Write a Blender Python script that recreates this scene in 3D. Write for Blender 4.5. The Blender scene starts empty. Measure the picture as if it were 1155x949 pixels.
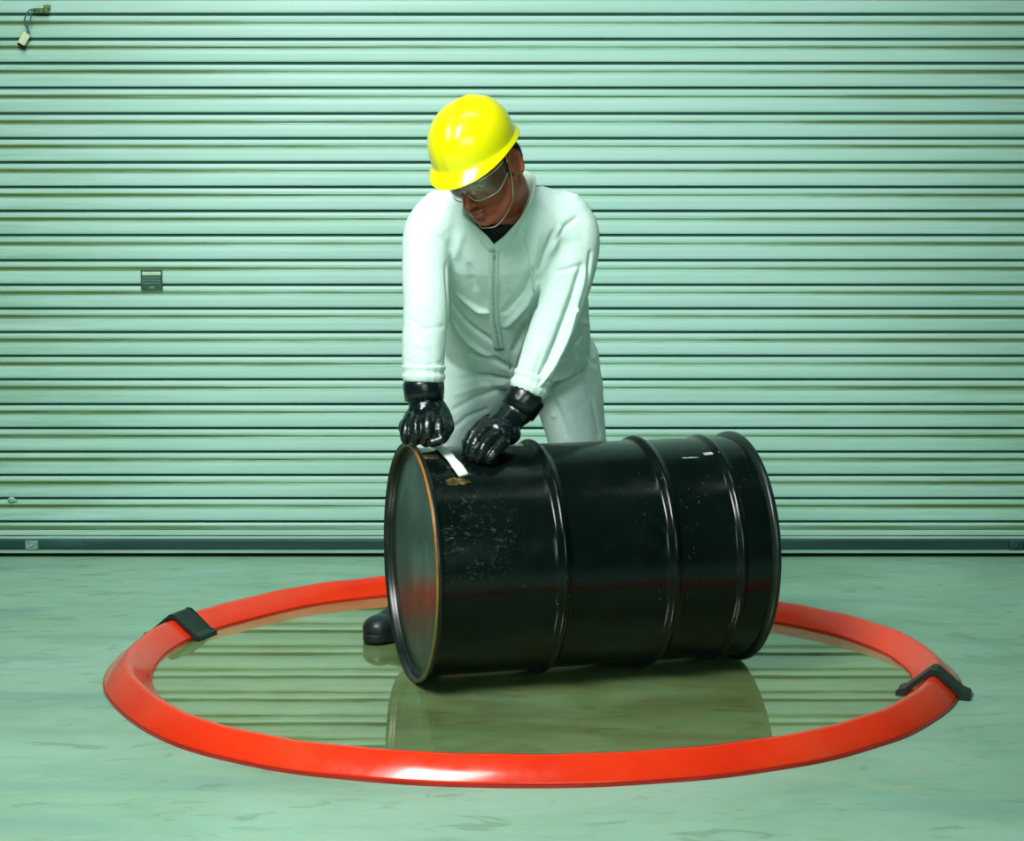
import bpy, bmesh, math, random
from mathutils import Vector, Matrix, noise
from mathutils.bvhtree import BVHTree
random.seed(7)
PI = math.pi
C = bpy.context.scene.collection
S = bpy.context.scene

# ------------------------------------------------------------------ camera
FPX, CAMH = 2095.0, 1.18
TILT = math.radians(6.60)
cd = bpy.data.cameras.new('camera'); cam = bpy.data.objects.new('camera', cd); C.objects.link(cam)
cam.location = (0, 0, CAMH); cam.rotation_euler = (PI/2 - TILT, 0, 0)
cd.sensor_fit = 'HORIZONTAL'; cd.sensor_width = 36; cd.lens = FPX/1155*36
cd.clip_start = .05; cd.clip_end = 60
S.camera = cam

# ------------------------------------------------------------------ light and exposure
S.view_settings.view_transform = 'Standard'; S.view_settings.look = 'None'
S.view_settings.gamma = 1; S.view_settings.use_curve_mapping = False
S.view_settings.exposure = 0.0
w = bpy.data.worlds.new('world'); S.world = w; w.use_nodes = True
w.node_tree.nodes['Background'].inputs[0].default_value = (.42, .78, .66, 1)
w.node_tree.nodes['Background'].inputs[1].default_value = .06

def area(name, loc, target, sx, sy, power, col, spread=180):
    l = bpy.data.lights.new(name, 'AREA'); l.shape = 'RECTANGLE'; l.size = sx; l.size_y = sy
    l.energy = power; l.color = col; l.spread = math.radians(spread)
    o = bpy.data.objects.new(name, l); C.objects.link(o); o.location = loc
    o.rotation_euler = (Vector(target) - Vector(loc)).to_track_quat('-Z', 'Y').to_euler()
    return o
area('key_softbox', (-.98, 2.45, 2.85), (-.05, 4.3, .5), 1.0, 1.35, 130, (.94, 1, .97))
area('door_softbox', (-.2, 4.0, 3.6), (-.1, 6.2, .42), 3.8, .4, 12.8, (.84, 1, .96), 66)
area('added_fill', (.9, -.6, 2.0), (.1, 5.0, .7), 2.2, 1.6, 15, (.62, 1, .83), 90)  # broad frontal fill, added to lift the shaded side of the suit

# ------------------------------------------------------------------ helpers
def W(px, py, Y):
    """world point seen at (px,py) of the 1155x949 frame at depth plane Y"""
    u = (px-577.5)/FPX; v = (py-474.5)/FPX
    d = Vector((u, math.cos(TILT)-v*math.sin(TILT), -math.sin(TILT)-v*math.cos(TILT)))
    return Vector((0, 0, CAMH)) + d*(Y/d.y)
def WZ(px, py, Z):
    u = (px-577.5)/FPX; v = (py-474.5)/FPX
    d = Vector((u, math.cos(TILT)-v*math.sin(TILT), -math.sin(TILT)-v*math.cos(TILT)))
    return Vector((0, 0, CAMH)) + d*((Z-CAMH)/d.z)
def raydir(px, py):
    return (W(px, py, 5) - Vector((0, 0, CAMH))).normalized()

def obj(name, bm, m, parent=None, smooth=True):
    me = bpy.data.meshes.new(name)
    if isinstance(bm, bmesh.types.BMesh):
        bmesh.ops.recalc_face_normals(bm, faces=bm.faces)
        bm.to_mesh(me); bm.free()
    else:
        me = bm
    for x in (m if isinstance(m, (list, tuple)) else [m]): me.materials.append(x)
    if smooth:
        me.polygons.foreach_set('use_smooth', [True]*len(me.polygons))
    o = bpy.data.objects.new(name, me); C.objects.link(o)
    if parent:
        o.parent = parent
        o.matrix_parent_inverse = Matrix.Identity(4)
        o.location = -Vector(root_of(parent))
    return o
def root_of(p):
    # meshes are authored in world space; only the top Empty carries an offset
    if p.parent: return (0, 0, 0)
    return p.location
def thing(name, label, cat, loc=(0, 0, 0), group=None):
    o = bpy.data.objects.new(name, None); C.objects.link(o); o.location = loc
    o.empty_display_size = .1
    o['label'] = label; o['category'] = cat
    if group: o['group'] = group
    return o
def tag(o, label, cat, group=None):
    o['label'] = label; o['category'] = cat
    if group: o['group'] = group
    return o

def catmull(pts, n):
    P = [Vector(p) for p in pts]; out = []
    for i in range(len(P)-1):
        p0 = P[i-1] if i else P[0]*2-P[1]; p1 = P[i]; p2 = P[i+1]
        p3 = P[i+2] if i+2 < len(P) else P[-1]*2-P[-2]
        for k in range(n):
            t = k/n
            out.append(.5*((2*p1)+(p2-p0)*t+(2*p0-5*p1+4*p2-p3)*t*t+(3*p1-p0-3*p2+p3)*t**3))
    out.append(P[-1]); return out
def interp(vals, n):
    out = []
    for i in range(len(vals)-1):
        for k in range(n): out.append(vals[i]+(vals[i+1]-vals[i])*(k/n)*(1))
    out.append(vals[-1]); return out

def rings_to_mesh(bm, rings, cap=True, closed=False):
    vs = [[bm.verts.new(p) for p in r] for r in rings]
    n = len(vs[0]); m = len(vs)
    for i in range(m if closed else m-1):
        a, b = vs[i], vs[(i+1) % m]
        for k in range(n):
            bm.faces.new((a[k], a[(k+1) % n], b[(k+1) % n], b[k]))
    if cap and not closed:
        bm.faces.new(vs[0][::-1]); bm.faces.new(vs[-1])
    return vs
def ball(bm, c, r, rot=None, seg=20):
    if not isinstance(r, (tuple, list)): r = (r, r, r)
    M = Matrix.Translation(c) @ (rot.to_4x4() if rot else Matrix.Identity(4)) @ Matrix.Diagonal((*r, 1))
    bmesh.ops.create_uvsphere(bm, u_segments=seg, v_segments=max(8, seg//2+2), radius=1, matrix=M)
def frame(d, up=Vector((0, 0, 1))):
    d = d.normalized(); x = d.cross(up)
    if x.length < 1e-4: x = d.cross(Vector((0, 1, 0)))
    x.normalize(); y = x.cross(d).normalized(); return x, y
def limb(bm, pts, rad, n=4, seg=16, up=Vector((0, 1, 0)), asp=None):
    """tapered round-ended chain through joints"""
    P = catmull(pts, n); R = interp(rad, n)
    A = interp(asp, n) if asp else [1]*len(R)
    rings = []
    for i, p in enumerate(P):
        d = P[min(i+1, len(P)-1)]-P[max(i-1, 0)]
        x, y = frame(d, up)
        rings.append([p+(x*math.cos(t)*R[i]+y*math.sin(t)*R[i]*A[i]) for t in [2*PI*k/seg for k in range(seg)]])
    # domed ends
    def dome(P0, P1, ring, r, flip):
        d = (P0-P1).normalized(); out = []
        for k in (1, 2, 3):
            a = k*PI/2/3.3
            out.append([P0+(q-P0)*math.cos(a)+d*r*math.sin(a) for q in ring])
        return out
    s = dome(P[0], P[1], rings[0], R[0], 0)[::-1]; e = dome(P[-1], P[-2], rings[-1], R[-1], 1)
    rings_to_mesh(bm, s+rings+e)
def sweep(bm, pts, a, b, ups, n=4, seg=12, closed=False, power=2.0, sm=True):
    """ribbon with elliptical section: a = half size along up, b = half thickness; a/b may be lists"""
    if closed: pts = list(pts)+[pts[0]]; ups = list(ups)+[ups[0]]
    P = catmull(pts, n) if sm else [Vector(p) for p in pts]
    U = catmull(ups, n) if sm else [Vector(u) for u in ups]
    A = interp(a, n) if isinstance(a, list) else [a]*len(P)
    B = interp(b, n) if isinstance(b, list) else [b]*len(P)
    if closed: P = P[:-1]; U = U[:-1]
    rings = []; N = len(P)
    for i, p in enumerate(P):
        d = (P[(i+1) % N]-P[i-1]) if closed else P[min(i+1, N-1)]-P[max(i-1, 0)]
        d.normalize(); u = U[i]-d*U[i].dot(d); u.normalize(); s = d.cross(u)
        rr = []
        for k in range(seg):
            t = 2*PI*k/seg; c, q = math.cos(t), math.sin(t)
            e = 2/power
            rr.append(p+u*A[i]*math.copysign(abs(c)**e, c)+s*B[i]*math.copysign(abs(q)**e, q))
        rings.append(rr)
    rings_to_mesh(bm, rings, closed=closed)
def box(bm, c, h, rot=None, bev=0, seg=2):
    M = Matrix.Translation(c) @ (rot.to_4x4() if rot else Matrix.Identity(4)) @ Matrix.Diagonal((h[0]*2, h[1]*2, h[2]*2, 1))
    r = bmesh.ops.create_cube(bm, size=1, matrix=M)
    if bev:
        es = list({e for v in r['verts'] for e in v.link_edges})
        bmesh.ops.bevel(bm, geom=es, offset=bev, segments=seg, profile=.6, affect='EDGES')
def lathe(bm, prof, seg=96, M=Matrix.Identity(4)):
    """prof: (x along axis, radius)"""
    rings = []
    for x, r in prof:
        rings.append([M @ Vector((x, r*math.cos(2*PI*k/seg), r*math.sin(2*PI*k/seg))) for k in range(seg)])
    return rings_to_mesh(bm, rings, cap=False)
def remesh(bm, voxel, sm=6, fac=.5):
    me = bpy.data.meshes.new('t'); bmesh.ops.recalc_face_normals(bm, faces=bm.faces); bm.to_mesh(me); bm.free()
    o = bpy.data.objects.new('t', me); C.objects.link(o)
    md = o.modifiers.new('r', 'REMESH'); md.mode = 'VOXEL'; md.voxel_size = voxel
    if sm: s = o.modifiers.new('s', 'SMOOTH'); s.iterations = sm; s.factor = fac
    dg = bpy.context.evaluated_depsgraph_get(); dg.update()
    out = bpy.data.meshes.new_from_object(o.evaluated_get(dg))
    bpy.data.objects.remove(o); bpy.data.meshes.remove(me)
    return out
def bvh(me): return BVHTree.FromPolygons([v.co.copy() for v in me.vertices], [tuple(p.vertices) for p in me.polygons])
def hit(tree, px, py):
    loc, nrm, _, _ = tree.ray_cast(Vector((0, 0, CAMH)), raydir(px, py))
    if loc is None: return None
    if nrm.dot(raydir(px, py)) > 0: nrm = -nrm
    return loc, nrm

# ------------------------------------------------------------------ materials
class N:
    def __init__(s, name, base=(.5, .5, .5), rough=.5, metal=0, spec=.5, coat=0, coat_r=.05, sss=0):
        s.m = bpy.data.materials.new(name); s.m.use_nodes = True; s.t = s.m.node_tree
        s.b = s.t.nodes['Principled BSDF']; s.out = s.t.nodes['Material Output']
        s.set('Base Color', (*base, 1)); s.set('Roughness', rough); s.set('Metallic', metal)
        s.set('Specular IOR Level', spec); s.set('Coat Weight', coat); s.set('Coat Roughness', coat_r)
        if sss: s.set('Subsurface Weight', sss); s.b.inputs['Subsurface Radius'].default_value = (.02, .006, .004)
    def set(s, k, v): s.b.inputs[k].default_value = v
    def new(s, t, **kw):
        n = s.t.nodes.new(t)
        for k, v in kw.items(): setattr(n, k, v)
        return n
    def link(s, a, b): s.t.links.new(a, b)
    def coord(s, scale=(1, 1, 1), kind='Object', loc=(0, 0, 0)):
        tc = s.new('ShaderNodeTexCoord'); mp = s.new('ShaderNodeMapping')
        mp.inputs['Scale'].default_value = scale; mp.inputs['Location'].default_value = loc
        s.link(tc.outputs[kind], mp.inputs[0]); return mp.outputs[0]
    def noise(s, sc, scale=(1, 1, 1), detail=4, rough=.6, dist=0, loc=(0, 0, 0)):
        n = s.new('ShaderNodeTexNoise'); n.inputs['Scale'].default_value = sc
        n.inputs['Detail'].default_value = detail; n.inputs['Roughness'].default_value = rough
        n.inputs['Distortion'].default_value = dist
        s.link(s.coord(scale, loc=loc), n.inputs['Vector']); return n.outputs['Fac']
    def ramp(s, fac, stops):
        r = s.new('ShaderNodeValToRGB'); e = r.color_ramp.elements
        while len(e) < len(stops): e.new(.5)
        for el, (p, c) in zip(e, stops):
            el.position = p; el.color = (*c, 1) if isinstance(c, tuple) else (c, c, c, 1)
        s.link(fac, r.inputs[0]); return r.outputs[0]
    def math(s, op, a, b=None, clamp=False):
        n = s.new('ShaderNodeMath', operation=op); n.use_clamp = clamp
        for i, v in enumerate((a, b)):
            if v is None: continue
            if isinstance(v, (int, float)): n.inputs[i].default_value = v
            else: s.link(v, n.inputs[i])
        return n.outputs[0]
    def mix(s, f, a, b):
        n = s.new('ShaderNodeMix', data_type='RGBA')
        if isinstance(f, (int, float)): n.inputs[0].default_value = f
        else: s.link(f, n.inputs[0])
        for i, v in ((6, a), (7, b)):
            if isinstance(v, tuple): n.inputs[i].default_value = (*v, 1)
            else: s.link(v, n.inputs[i])
        return n.outputs[2]
    def color(s, c): s.link(c, s.b.inputs['Base Color']); return s
    def roughness(s, c): s.link(c, s.b.inputs['Roughness']); return s
    def bump(s, h, strength=.3, dist=.002):
        b = s.new('ShaderNodeBump'); b.inputs['Strength'].default_value = strength; b.inputs['Distance'].default_value = dist
        s.link(h, b.inputs['Height']); s.link(b.outputs[0], s.b.inputs['Normal']); return s

# concrete floor
g = N('concrete', rough=.55, spec=.35)
n1 = g.noise(1.3, (1, 1.6, 1), 6, .65, .4); n2 = g.noise(9, (1, 1.8, 1), 8, .7, .3, (3, 1, 0)); n3 = g.noise(2.2, (.6, 2.2, 1), 5, .6, .6, (7, 2, 0))
base = g.ramp(n1, [(.27, (.155, .325, .20)), (.42, (.235, .45, .31)), (.56, (.29, .52, .39)), (.75, (.345, .58, .47))])
base = g.mix(g.ramp(n2, [(.38, .0), (.72, .6)]), base, (.34, .46, .31))
base = g.mix(g.ramp(n3, [(.52, 0.0), (.66, .6)]), base, (.19, .36, .30))
spk = g.noise(38, (1, 1, 1), 3, .5, 0, (9, 9, 0))
base = g.mix(g.ramp(spk, [(.70, 0.0), (.76, .5)]), base, (.17, .30, .19))
blot = g.noise(7, (1, 2.4, 1), 5, .6, .8, (2.4, 5.5, 0))
base = g.mix(g.ramp(blot, [(.58, 0.0), (.66, .45)]), base, (.14, .25, .15))
g.color(base); g.bump(g.noise(60, detail=6), .25, .002); g.roughness(g.ramp(n2, [(.3, .42), (.7, .62)]))
M_floor = g.m

# door sheet
g = N('painted_door_steel', rough=.42, spec=.45)
fine = g.noise(3, (.25, 1, 9), 6, .65, .2); cl = g.noise(.9, (1, 1, 1.3), 4, .6, .3, (4, 0, 2))
base = g.ramp(fine, [(.3, (.36, .61, .50)), (.5, (.42, .66, .58)), (.72, (.48, .69, .64))])
base = g.mix(g.ramp(cl, [(.5, 0.0), (.75, .35)]), base, (.34, .59, .44))
# streaky dirt that also paints the light falling off towards both door edges
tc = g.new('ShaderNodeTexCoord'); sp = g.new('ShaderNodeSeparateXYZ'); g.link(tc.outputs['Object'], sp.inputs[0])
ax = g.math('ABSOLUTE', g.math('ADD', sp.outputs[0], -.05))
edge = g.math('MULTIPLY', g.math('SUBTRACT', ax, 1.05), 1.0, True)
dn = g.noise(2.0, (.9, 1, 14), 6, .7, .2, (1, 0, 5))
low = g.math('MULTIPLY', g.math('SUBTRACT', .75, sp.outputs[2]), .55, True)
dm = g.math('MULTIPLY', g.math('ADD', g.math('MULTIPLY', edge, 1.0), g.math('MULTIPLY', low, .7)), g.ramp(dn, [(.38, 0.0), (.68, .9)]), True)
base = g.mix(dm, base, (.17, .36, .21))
g.color(base); g.bump(g.noise(14, (.3, 1, 3), 4), .08, .002)
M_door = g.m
# grime lying in the shallow crease line
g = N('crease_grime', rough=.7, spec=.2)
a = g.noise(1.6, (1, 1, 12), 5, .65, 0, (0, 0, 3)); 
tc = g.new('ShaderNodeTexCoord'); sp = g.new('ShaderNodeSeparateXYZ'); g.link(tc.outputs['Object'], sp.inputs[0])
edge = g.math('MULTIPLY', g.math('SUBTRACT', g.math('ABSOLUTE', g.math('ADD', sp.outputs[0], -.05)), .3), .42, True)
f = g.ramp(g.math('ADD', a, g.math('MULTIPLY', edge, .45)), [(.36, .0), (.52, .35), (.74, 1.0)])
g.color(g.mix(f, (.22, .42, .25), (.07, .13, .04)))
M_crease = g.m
g = N('greasy_fringe', rough=.5, spec=.35)
a = g.noise(1.5, (1, 1, 11), 6, .7, .1, (5, 0, 1))
tc = g.new('ShaderNodeTexCoord'); sp = g.new('ShaderNodeSeparateXYZ'); g.link(tc.outputs['Object'], sp.inputs[0])
edge = g.math('MULTIPLY', g.math('SUBTRACT', g.math('ABSOLUTE', g.math('ADD', sp.outputs[0], -.05)), .55), .34, True)
g.color(g.mix(g.ramp(g.math('ADD', a, edge), [(.50, 0.0), (.62, .45), (.85, .9)]), (.40, .64, .53), (.13, .22, .08))); M_fringe = g.m
g = N('hinge_crevice', (.02, .10, .065), .75, spec=.15)
g.color(g.ramp(g.noise(2, (1, 1, 8), 4), [(.3, (.05, .17, .12)), (.7, (.09, .24, .18))])); M_hinge = g.m
g = N('weathered_bar', rough=.38, metal=.25, spec=.5)
g.color(g.ramp(g.noise(3, (.5, 1, 3), 5), [(.3, (.010, .038, .035)), (.6, (.020, .07, .068)), (.8, (.07, .18, .17))])); M_bar = g.m
g = N('bar_lip_steel', rough=.4, spec=.5)
g.color(g.ramp(g.noise(5, (.4, 1, 3), 5), [(.3, (.18, .34, .22)), (.7, (.35, .52, .42))])); M_lip = g.m
g = N('black_seal_rubber', rough=.85, spec=.2)
g.color(g.ramp(g.noise(6, (1, 1, 4)), [(.3, (.004, .008, .004)), (.8, (.02, .028, .012))])); M_seal = g.m

# ring
g = N('red_vinyl', rough=.16, spec=.5, coat=.12, coat_r=.06)
a = g.noise(4, detail=5, loc=(3, 1, 0)); d = g.noise(16, detail=6, rough=.7)
c = g.ramp(a, [(.3, (.80, .028, .006)), (.55, (.88, .040, .008)), (.75, (.84, .060, .018))])
c = g.mix(g.ramp(d, [(.62, 0.0), (.80, .22)]), c, (.75, .14, .08))
g.color(c); g.roughness(g.ramp(d, [(.3, .13), (.7, .26)])); g.bump(g.noise(6, detail=1), .06, .003)
M_red = g.m
g = N('red_vinyl_base', rough=.35); g.color(g.ramp(g.noise(8), [(.3, (.35, .012, .01)), (.7, (.55, .03, .02))])); M_redb = g.m
g = N('black_clip_rubber', rough=.42, spec=.45); g.color(g.ramp(g.noise(40, detail=5), [(.3, (.004, .012, .009)), (.7, (.010, .026, .019))])); g.bump(g.noise(120), .15, .001); M_clip = g.m
g = N('clip_edge_rubber', rough=.5); g.color(g.ramp(g.noise(30), [(.3, (.03, .085, .05)), (.7, (.05, .12, .08))])); M_clip2 = g.m

def reflectance(t, f0, add=0):
    """Schlick reflectance that reads the same from either side of a thin sheet; returns a socket"""
    ge = t.nodes.new('ShaderNodeNewGeometry'); dt = t.nodes.new('ShaderNodeVectorMath'); dt.operation = 'DOT_PRODUCT'
    t.links.new(ge.outputs['Normal'], dt.inputs[0]); t.links.new(ge.outputs['Incoming'], dt.inputs[1])
    def mt(op, a, b=None, c=None):
        n = t.nodes.new('ShaderNodeMath'); n.operation = op
        for i, v in enumerate((a, b, c)):
            if v is None: continue
            if isinstance(v, (int, float)): n.inputs[i].default_value = v
            else: t.links.new(v, n.inputs[i])
        return n.outputs[0]
    c = mt('SUBTRACT', 1, mt('ABSOLUTE', dt.outputs['Value']))
    return mt('ADD', mt('MULTIPLY', mt('POWER', c, 5), 1-f0), f0+add)

# water
def water_mat():
    m = bpy.data.materials.new('puddle_water'); m.use_nodes = True; t = m.node_tree; t.nodes.clear()
    o = t.nodes.new('ShaderNodeOutputMaterial'); mx = t.nodes.new('ShaderNodeMixShader')
    fr = reflectance(t, .11)
    tr = t.nodes.new('ShaderNodeBsdfTransparent'); gl = t.nodes.new('ShaderNodeBsdfGlossy')
    gl.inputs['Roughness'].default_value = .012; gl.inputs['Color'].default_value = (1, 1, .93, 1)
    tc = t.nodes.new('ShaderNodeTexCoord'); mp = t.nodes.new('ShaderNodeMapping'); ns = t.nodes.new('ShaderNodeTexNoise')
    mp.inputs['Scale'].default_value = (1, 2.2, 1); ns.inputs['Scale'].default_value = 2.6; ns.inputs['Detail'].default_value = 7
    ns.inputs['Roughness'].default_value = .68; ns.inputs['Distortion'].default_value = .5
    rp = t.nodes.new('ShaderNodeValToRGB'); e = rp.color_ramp.elements
    e[0].position = .33; e[0].color = (.76, .66, .44, 1); e[1].position = .66; e[1].color = (.92, .86, .70, 1)
    L = t.links.new
    L(tc.outputs['Object'], mp.inputs[0]); L(mp.outputs[0], ns.inputs['Vector']); L(ns.outputs['Fac'], rp.inputs[0]); L(rp.outputs[0], tr.inputs[0])
    wv = t.nodes.new('ShaderNodeTexNoise'); wv.inputs['Scale'].default_value = 5; wv.inputs['Detail'].default_value = 2
    L(tc.outputs['Object'], wv.inputs['Vector'])
    bp = t.nodes.new('ShaderNodeBump'); bp.inputs['Strength'].default_value = .05; bp.inputs['Distance'].default_value = .002
    L(wv.outputs['Fac'], bp.inputs['Height']); L(bp.outputs[0], gl.inputs['Normal'])
    L(fr, mx.inputs[0]); L(tr.outputs[0], mx.inputs[1]); L(gl.outputs[0], mx.inputs[2]); L(mx.outputs[0], o.inputs[0])
    return m
M_water = water_mat()

# drum
def drum_mat(name, scratch=1.0, basec=((.001, .004, .003), (.003, .007, .006))):
    g = N(name, rough=.2, spec=.33)
    c = g.ramp(g.noise(5), [(.3, basec[0]), (.7, basec[1])])
    patch = g.ramp(g.noise(5.5, (1, 1, 1), 3, .5, 0, (.35, 0, .1)), [(.50, 0.0), (.62, 1.0)])
    sc = g.ramp(g.noise(70, (1.6, 1, .9), 6, .75, .8), [(.63, 0.0), (.70, 1.0)])
    sc2 = g.ramp(g.noise(24, (1, 1, 3.5), 8, .8, 2.2, (5, 0, 0)), [(.655, 0.0), (.69, 1.0)])
    tc = g.new('ShaderNodeTexCoord'); mp = g.new('ShaderNodeMapping'); mp.inputs['Location'].default_value = (.13, -4.30, -.44); mp.vector_type = 'POINT'
    g.link(tc.outputs['Object'], mp.inputs[0]); vl = g.new('ShaderNodeVectorMath', operation='LENGTH'); g.link(mp.outputs[0], vl.inputs[0])
    near = g.ramp(vl.outputs['Value'], [(.04, 1.0), (.19, 0.0)])
    sc3 = g.ramp(g.noise(75, (1, 1, 1.5), 10, .85, .25, (1, 2, 0)), [(.55, 0.0), (.66, 1.0)])
    f = g.math('MULTIPLY', g.math('MULTIPLY', sc, patch), .55*scratch)
    f2 = g.math('MULTIPLY', g.math('MULTIPLY', sc2, patch), .40*scratch)
    c = g.mix(f, c, (.22, .33, .30)); c = g.mix(f2, c, (.30, .38, .36)); brk = g.ramp(g.noise(13, (1, 1, 1.6), 3, .5, .6, (2, 7, 3)), [(.42, .08), (.60, 1.0)]); c = g.mix(g.math('MULTIPLY', g.math('MULTIPLY', g.math('MULTIPLY', near, sc3), brk), .7), c, (.24, .35, .32))
    g.color(c); g.roughness(g.ramp(g.noise(18, detail=6), [(.3, .12), (.7, .28)]))
    g.bump(g.noise(9, detail=3), .12, .004); return g.m
M_drum = drum_mat('black_drum_enamel')
M_drumf = drum_mat('chipped_drum_enamel', 1.3)
g = N('dull_lid_enamel', rough=.3, spec=.5)
g.color(g.ramp(g.noise(4, (1, 1, .4), 6, .6, .3), [(.3, (.006, .016, .012)), (.7, (.016, .034, .024))])); g.roughness(g.ramp(g.noise(10, (1, 1, .5)), [(.3, .22), (.7, .38)])); M_lid = g.m
g = N('rusty_rim', rough=.45, spec=.4)
rn = g.noise(16, detail=6, rough=.7); tc = g.new('ShaderNodeTexCoord'); sp = g.new('ShaderNodeSeparateXYZ'); g.link(tc.outputs['Object'], sp.inputs[0])
rust = g.ramp(rn, [(.3, (.16, .05, .006)), (.5, (.42, .13, .015)), (.75, (.58, .25, .04))])
msk = g.math('ADD', g.math('MULTIPLY', sp.outputs[2], .75), g.math('MULTIPLY', g.math('SUBTRACT', 4.53, sp.outputs[1]), 2.2))
msk = g.ramp(g.math('ADD', g.math('MULTIPLY', rn, .7), msk), [(.56, 0.0), (.72, 1.0)])
rust = g.mix(g.ramp(sp.outputs[2], [(.22, 1.0), (.42, 0.0)]), rust, (.20, .15, .03)); g.color(g.mix(msk, (.02, .03, .02), rust)); M_rust = g.m
g = N('worn_black_rim', rough=.3, spec=.5)
rn = g.noise(22, detail=7, rough=.8); g.color(g.ramp(rn, [(.45, (.006, .014, .011)), (.68, (.012, .02, .016)), (.76, (.30, .24, .10))])); M_rim = g.m

# suit, gloves, hat
g = N('white_coverall_fabric', rough=.85, spec=.15)
g.color(g.ramp(g.noise(60, detail=3), [(.3, (.65, .82, .76)), (.7, (.73, .87, .82))])); g.bump(g.noise(420, detail=2), .08, .0006); M_suit = g.m
g = N('coverall_trim', rough=.8, spec=.2); g.color(g.ramp(g.noise(80), [(.3, (.58, .74, .64)), (.7, (.68, .80, .72))])); M_trim = g.m
g = N('zip_tape', rough=.7, spec=.3); g.color(g.ramp(g.noise(300, (.2, .2, 1)), [(.4, (.35, .52, .44)), (.6, (.52, .68, .60))])); M_zip = g.m
g = N('black_glove_rubber', rough=.24, spec=.5, coat=.12, coat_r=.1)
g.color(g.ramp(g.noise(30), [(.3, (.002, .006, .007)), (.7, (.005, .011, .012))])); g.bump(g.noise(45, (1, 1, 1), 4, .6, .6), .45, .004); M_glove = g.m
g = N('glove_cuff_edge', rough=.3, spec=.5); g.color(g.ramp(g.noise(30), [(.3, (.015, .03, .032)), (.7, (.03, .05, .055))])); M_gedge = g.m
g = N('black_boot_rubber', rough=.38, spec=.5); g.color(g.ramp(g.noise(20), [(.3, (.004, .010, .011)), (.7, (.010, .02, .022))])); M_boot = g.m
g = N('boot_sole_rubber', rough=.6); g.color(g.ramp(g.noise(25), [(.3, (.002, .004, .004)), (.7, (.005, .008, .008))])); M_sole = g.m
g = N('yellow_hard_plastic', rough=.20, spec=.5, coat=.3, coat_r=.08, sss=.0)
g.color(g.ramp(g.noise(3), [(.3, (.86, .80, .0)), (.7, (.90, .85, .004))])); M_hat = g.m
g = N('hat_lining', rough=.6); g.color(g.ramp(g.noise(9), [(.3, (.25, .24, .03)), (.7, (.35, .33, .05))])); M_lining = g.m
g = N('skin', rough=.5, spec=.4, sss=.12)
sk = g.ramp(g.noise(14, detail=5), [(.3, (.33, .070, .034)), (.7, (.42, .105, .052))])
g.color(sk); g.bump(g.noise(220, detail=3), .12, .0006); M_skin = g.m
g = N('lip_skin', rough=.45); g.color(g.ramp(g.noise(60), [(.3, (.30, .07, .05)), (.7, (.38, .10, .07))])); M_lip_skin = g.m
g = N('dark_hair', rough=.55, spec=.3); g.color(g.ramp(g.noise(120, (1, 1, .25), 4), [(.35, (.006, .005, .004)), (.7, (.03, .02, .014))])); g.bump(g.noise(260, (1, 1, .2)), .5, .002); M_hair = g.m
g = N('eye_white', rough=.2); g.color(g.ramp(g.noise(20), [(.3, (.5, .48, .44)), (.7, (.56, .54, .5))])); M_eye = g.m
g = N('iris_dark', rough=.15); g.color(g.ramp(g.noise(200), [(.3, (.02, .012, .006)), (.7, (.05, .03, .015))])); M_iris = g.m
g = N('dark_undershirt', rough=.9); g.color(g.ramp(g.noise(50), [(.3, (.006, .010, .012)), (.7, (.015, .02, .022))])); M_under = g.m
g = N('white_cloth', rough=.8); g.color(g.ramp(g.noise(40), [(.3, (.78, .84, .78)), (.7, (.86, .9, .86))])); M_white = g.m
g = N('strap_cord', rough=.6); g.color(g.ramp(g.noise(40), [(.3, (.50, .46, .34)), (.7, (.6, .56, .44))])); M_cord = g.m
def glass_mat():
    m = bpy.data.materials.new('clear_lens'); m.use_nodes = True; t = m.node_tree; t.nodes.clear()
    o = t.nodes.new('ShaderNodeOutputMaterial'); mx = t.nodes.new('ShaderNodeMixShader'); fr = reflectance(t, .045, .08)
    tr = t.nodes.new('ShaderNodeBsdfTransparent'); gl = t.nodes.new('ShaderNodeBsdfGlossy')
    ns = t.nodes.new('ShaderNodeTexNoise'); rp = t.nodes.new('ShaderNodeValToRGB'); ns.inputs['Scale'].default_value = 60
    rp.color_ramp.elements[0].color = (.90, .94, .92, 1); rp.color_ramp.elements[1].color = (.97, 1, .98, 1)
    gl.inputs['Roughness'].default_value = .2
    L = t.links.new; L(ns.outputs[0], rp.inputs[0]); L(rp.outputs[0], tr.inputs[0])
    L(fr, mx.inputs[0]); L(tr.outputs[0], mx.inputs[1]); L(gl.outputs[0], mx.inputs[2]); L(mx.outputs[0], o.inputs[0])
    return m
M_glass = glass_mat()
g = N('goggle_frame_plastic', rough=.2, spec=.6); g.color(g.ramp(g.noise(30), [(.3, (.45, .55, .48)), (.7, (.6, .68, .6))])); M_gframe = g.m
g = N('sticker_dark', rough=.4); g.color(g.ramp(g.noise(50), [(.3, (.012, .06, .035)), (.7, (.03, .10, .065))])); M_stk = g.m
g = N('sticker_light', rough=.45); g.color(g.ramp(g.noise(80), [(.3, (.42, .55, .38)), (.7, (.6, .72, .52))])); M_stkl = g.m
g = N('sticker_grey', rough=.45); g.color(g.ramp(g.noise(80), [(.3, (.07, .19, .13)), (.7, (.12, .26, .19))])); M_stkg = g.m
g = N('cream_tag_card', rough=.6); g.color(g.ramp(g.noise(30), [(.3, (.60, .66, .40)), (.7, (.72, .76, .52))])); M_tag = g.m
g = N('olive_bracket', rough=.55); g.color(g.ramp(g.noise(60, detail=6), [(.35, (.025, .07, .03)), (.7, (.22, .34, .08))])); M_brk = g.m
g = N('dark_cord', rough=.6); g.color(g.ramp(g.noise(60), [(.3, (.02, .09, .10)), (.7, (.05, .15, .16))])); M_dcord = g.m
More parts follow.
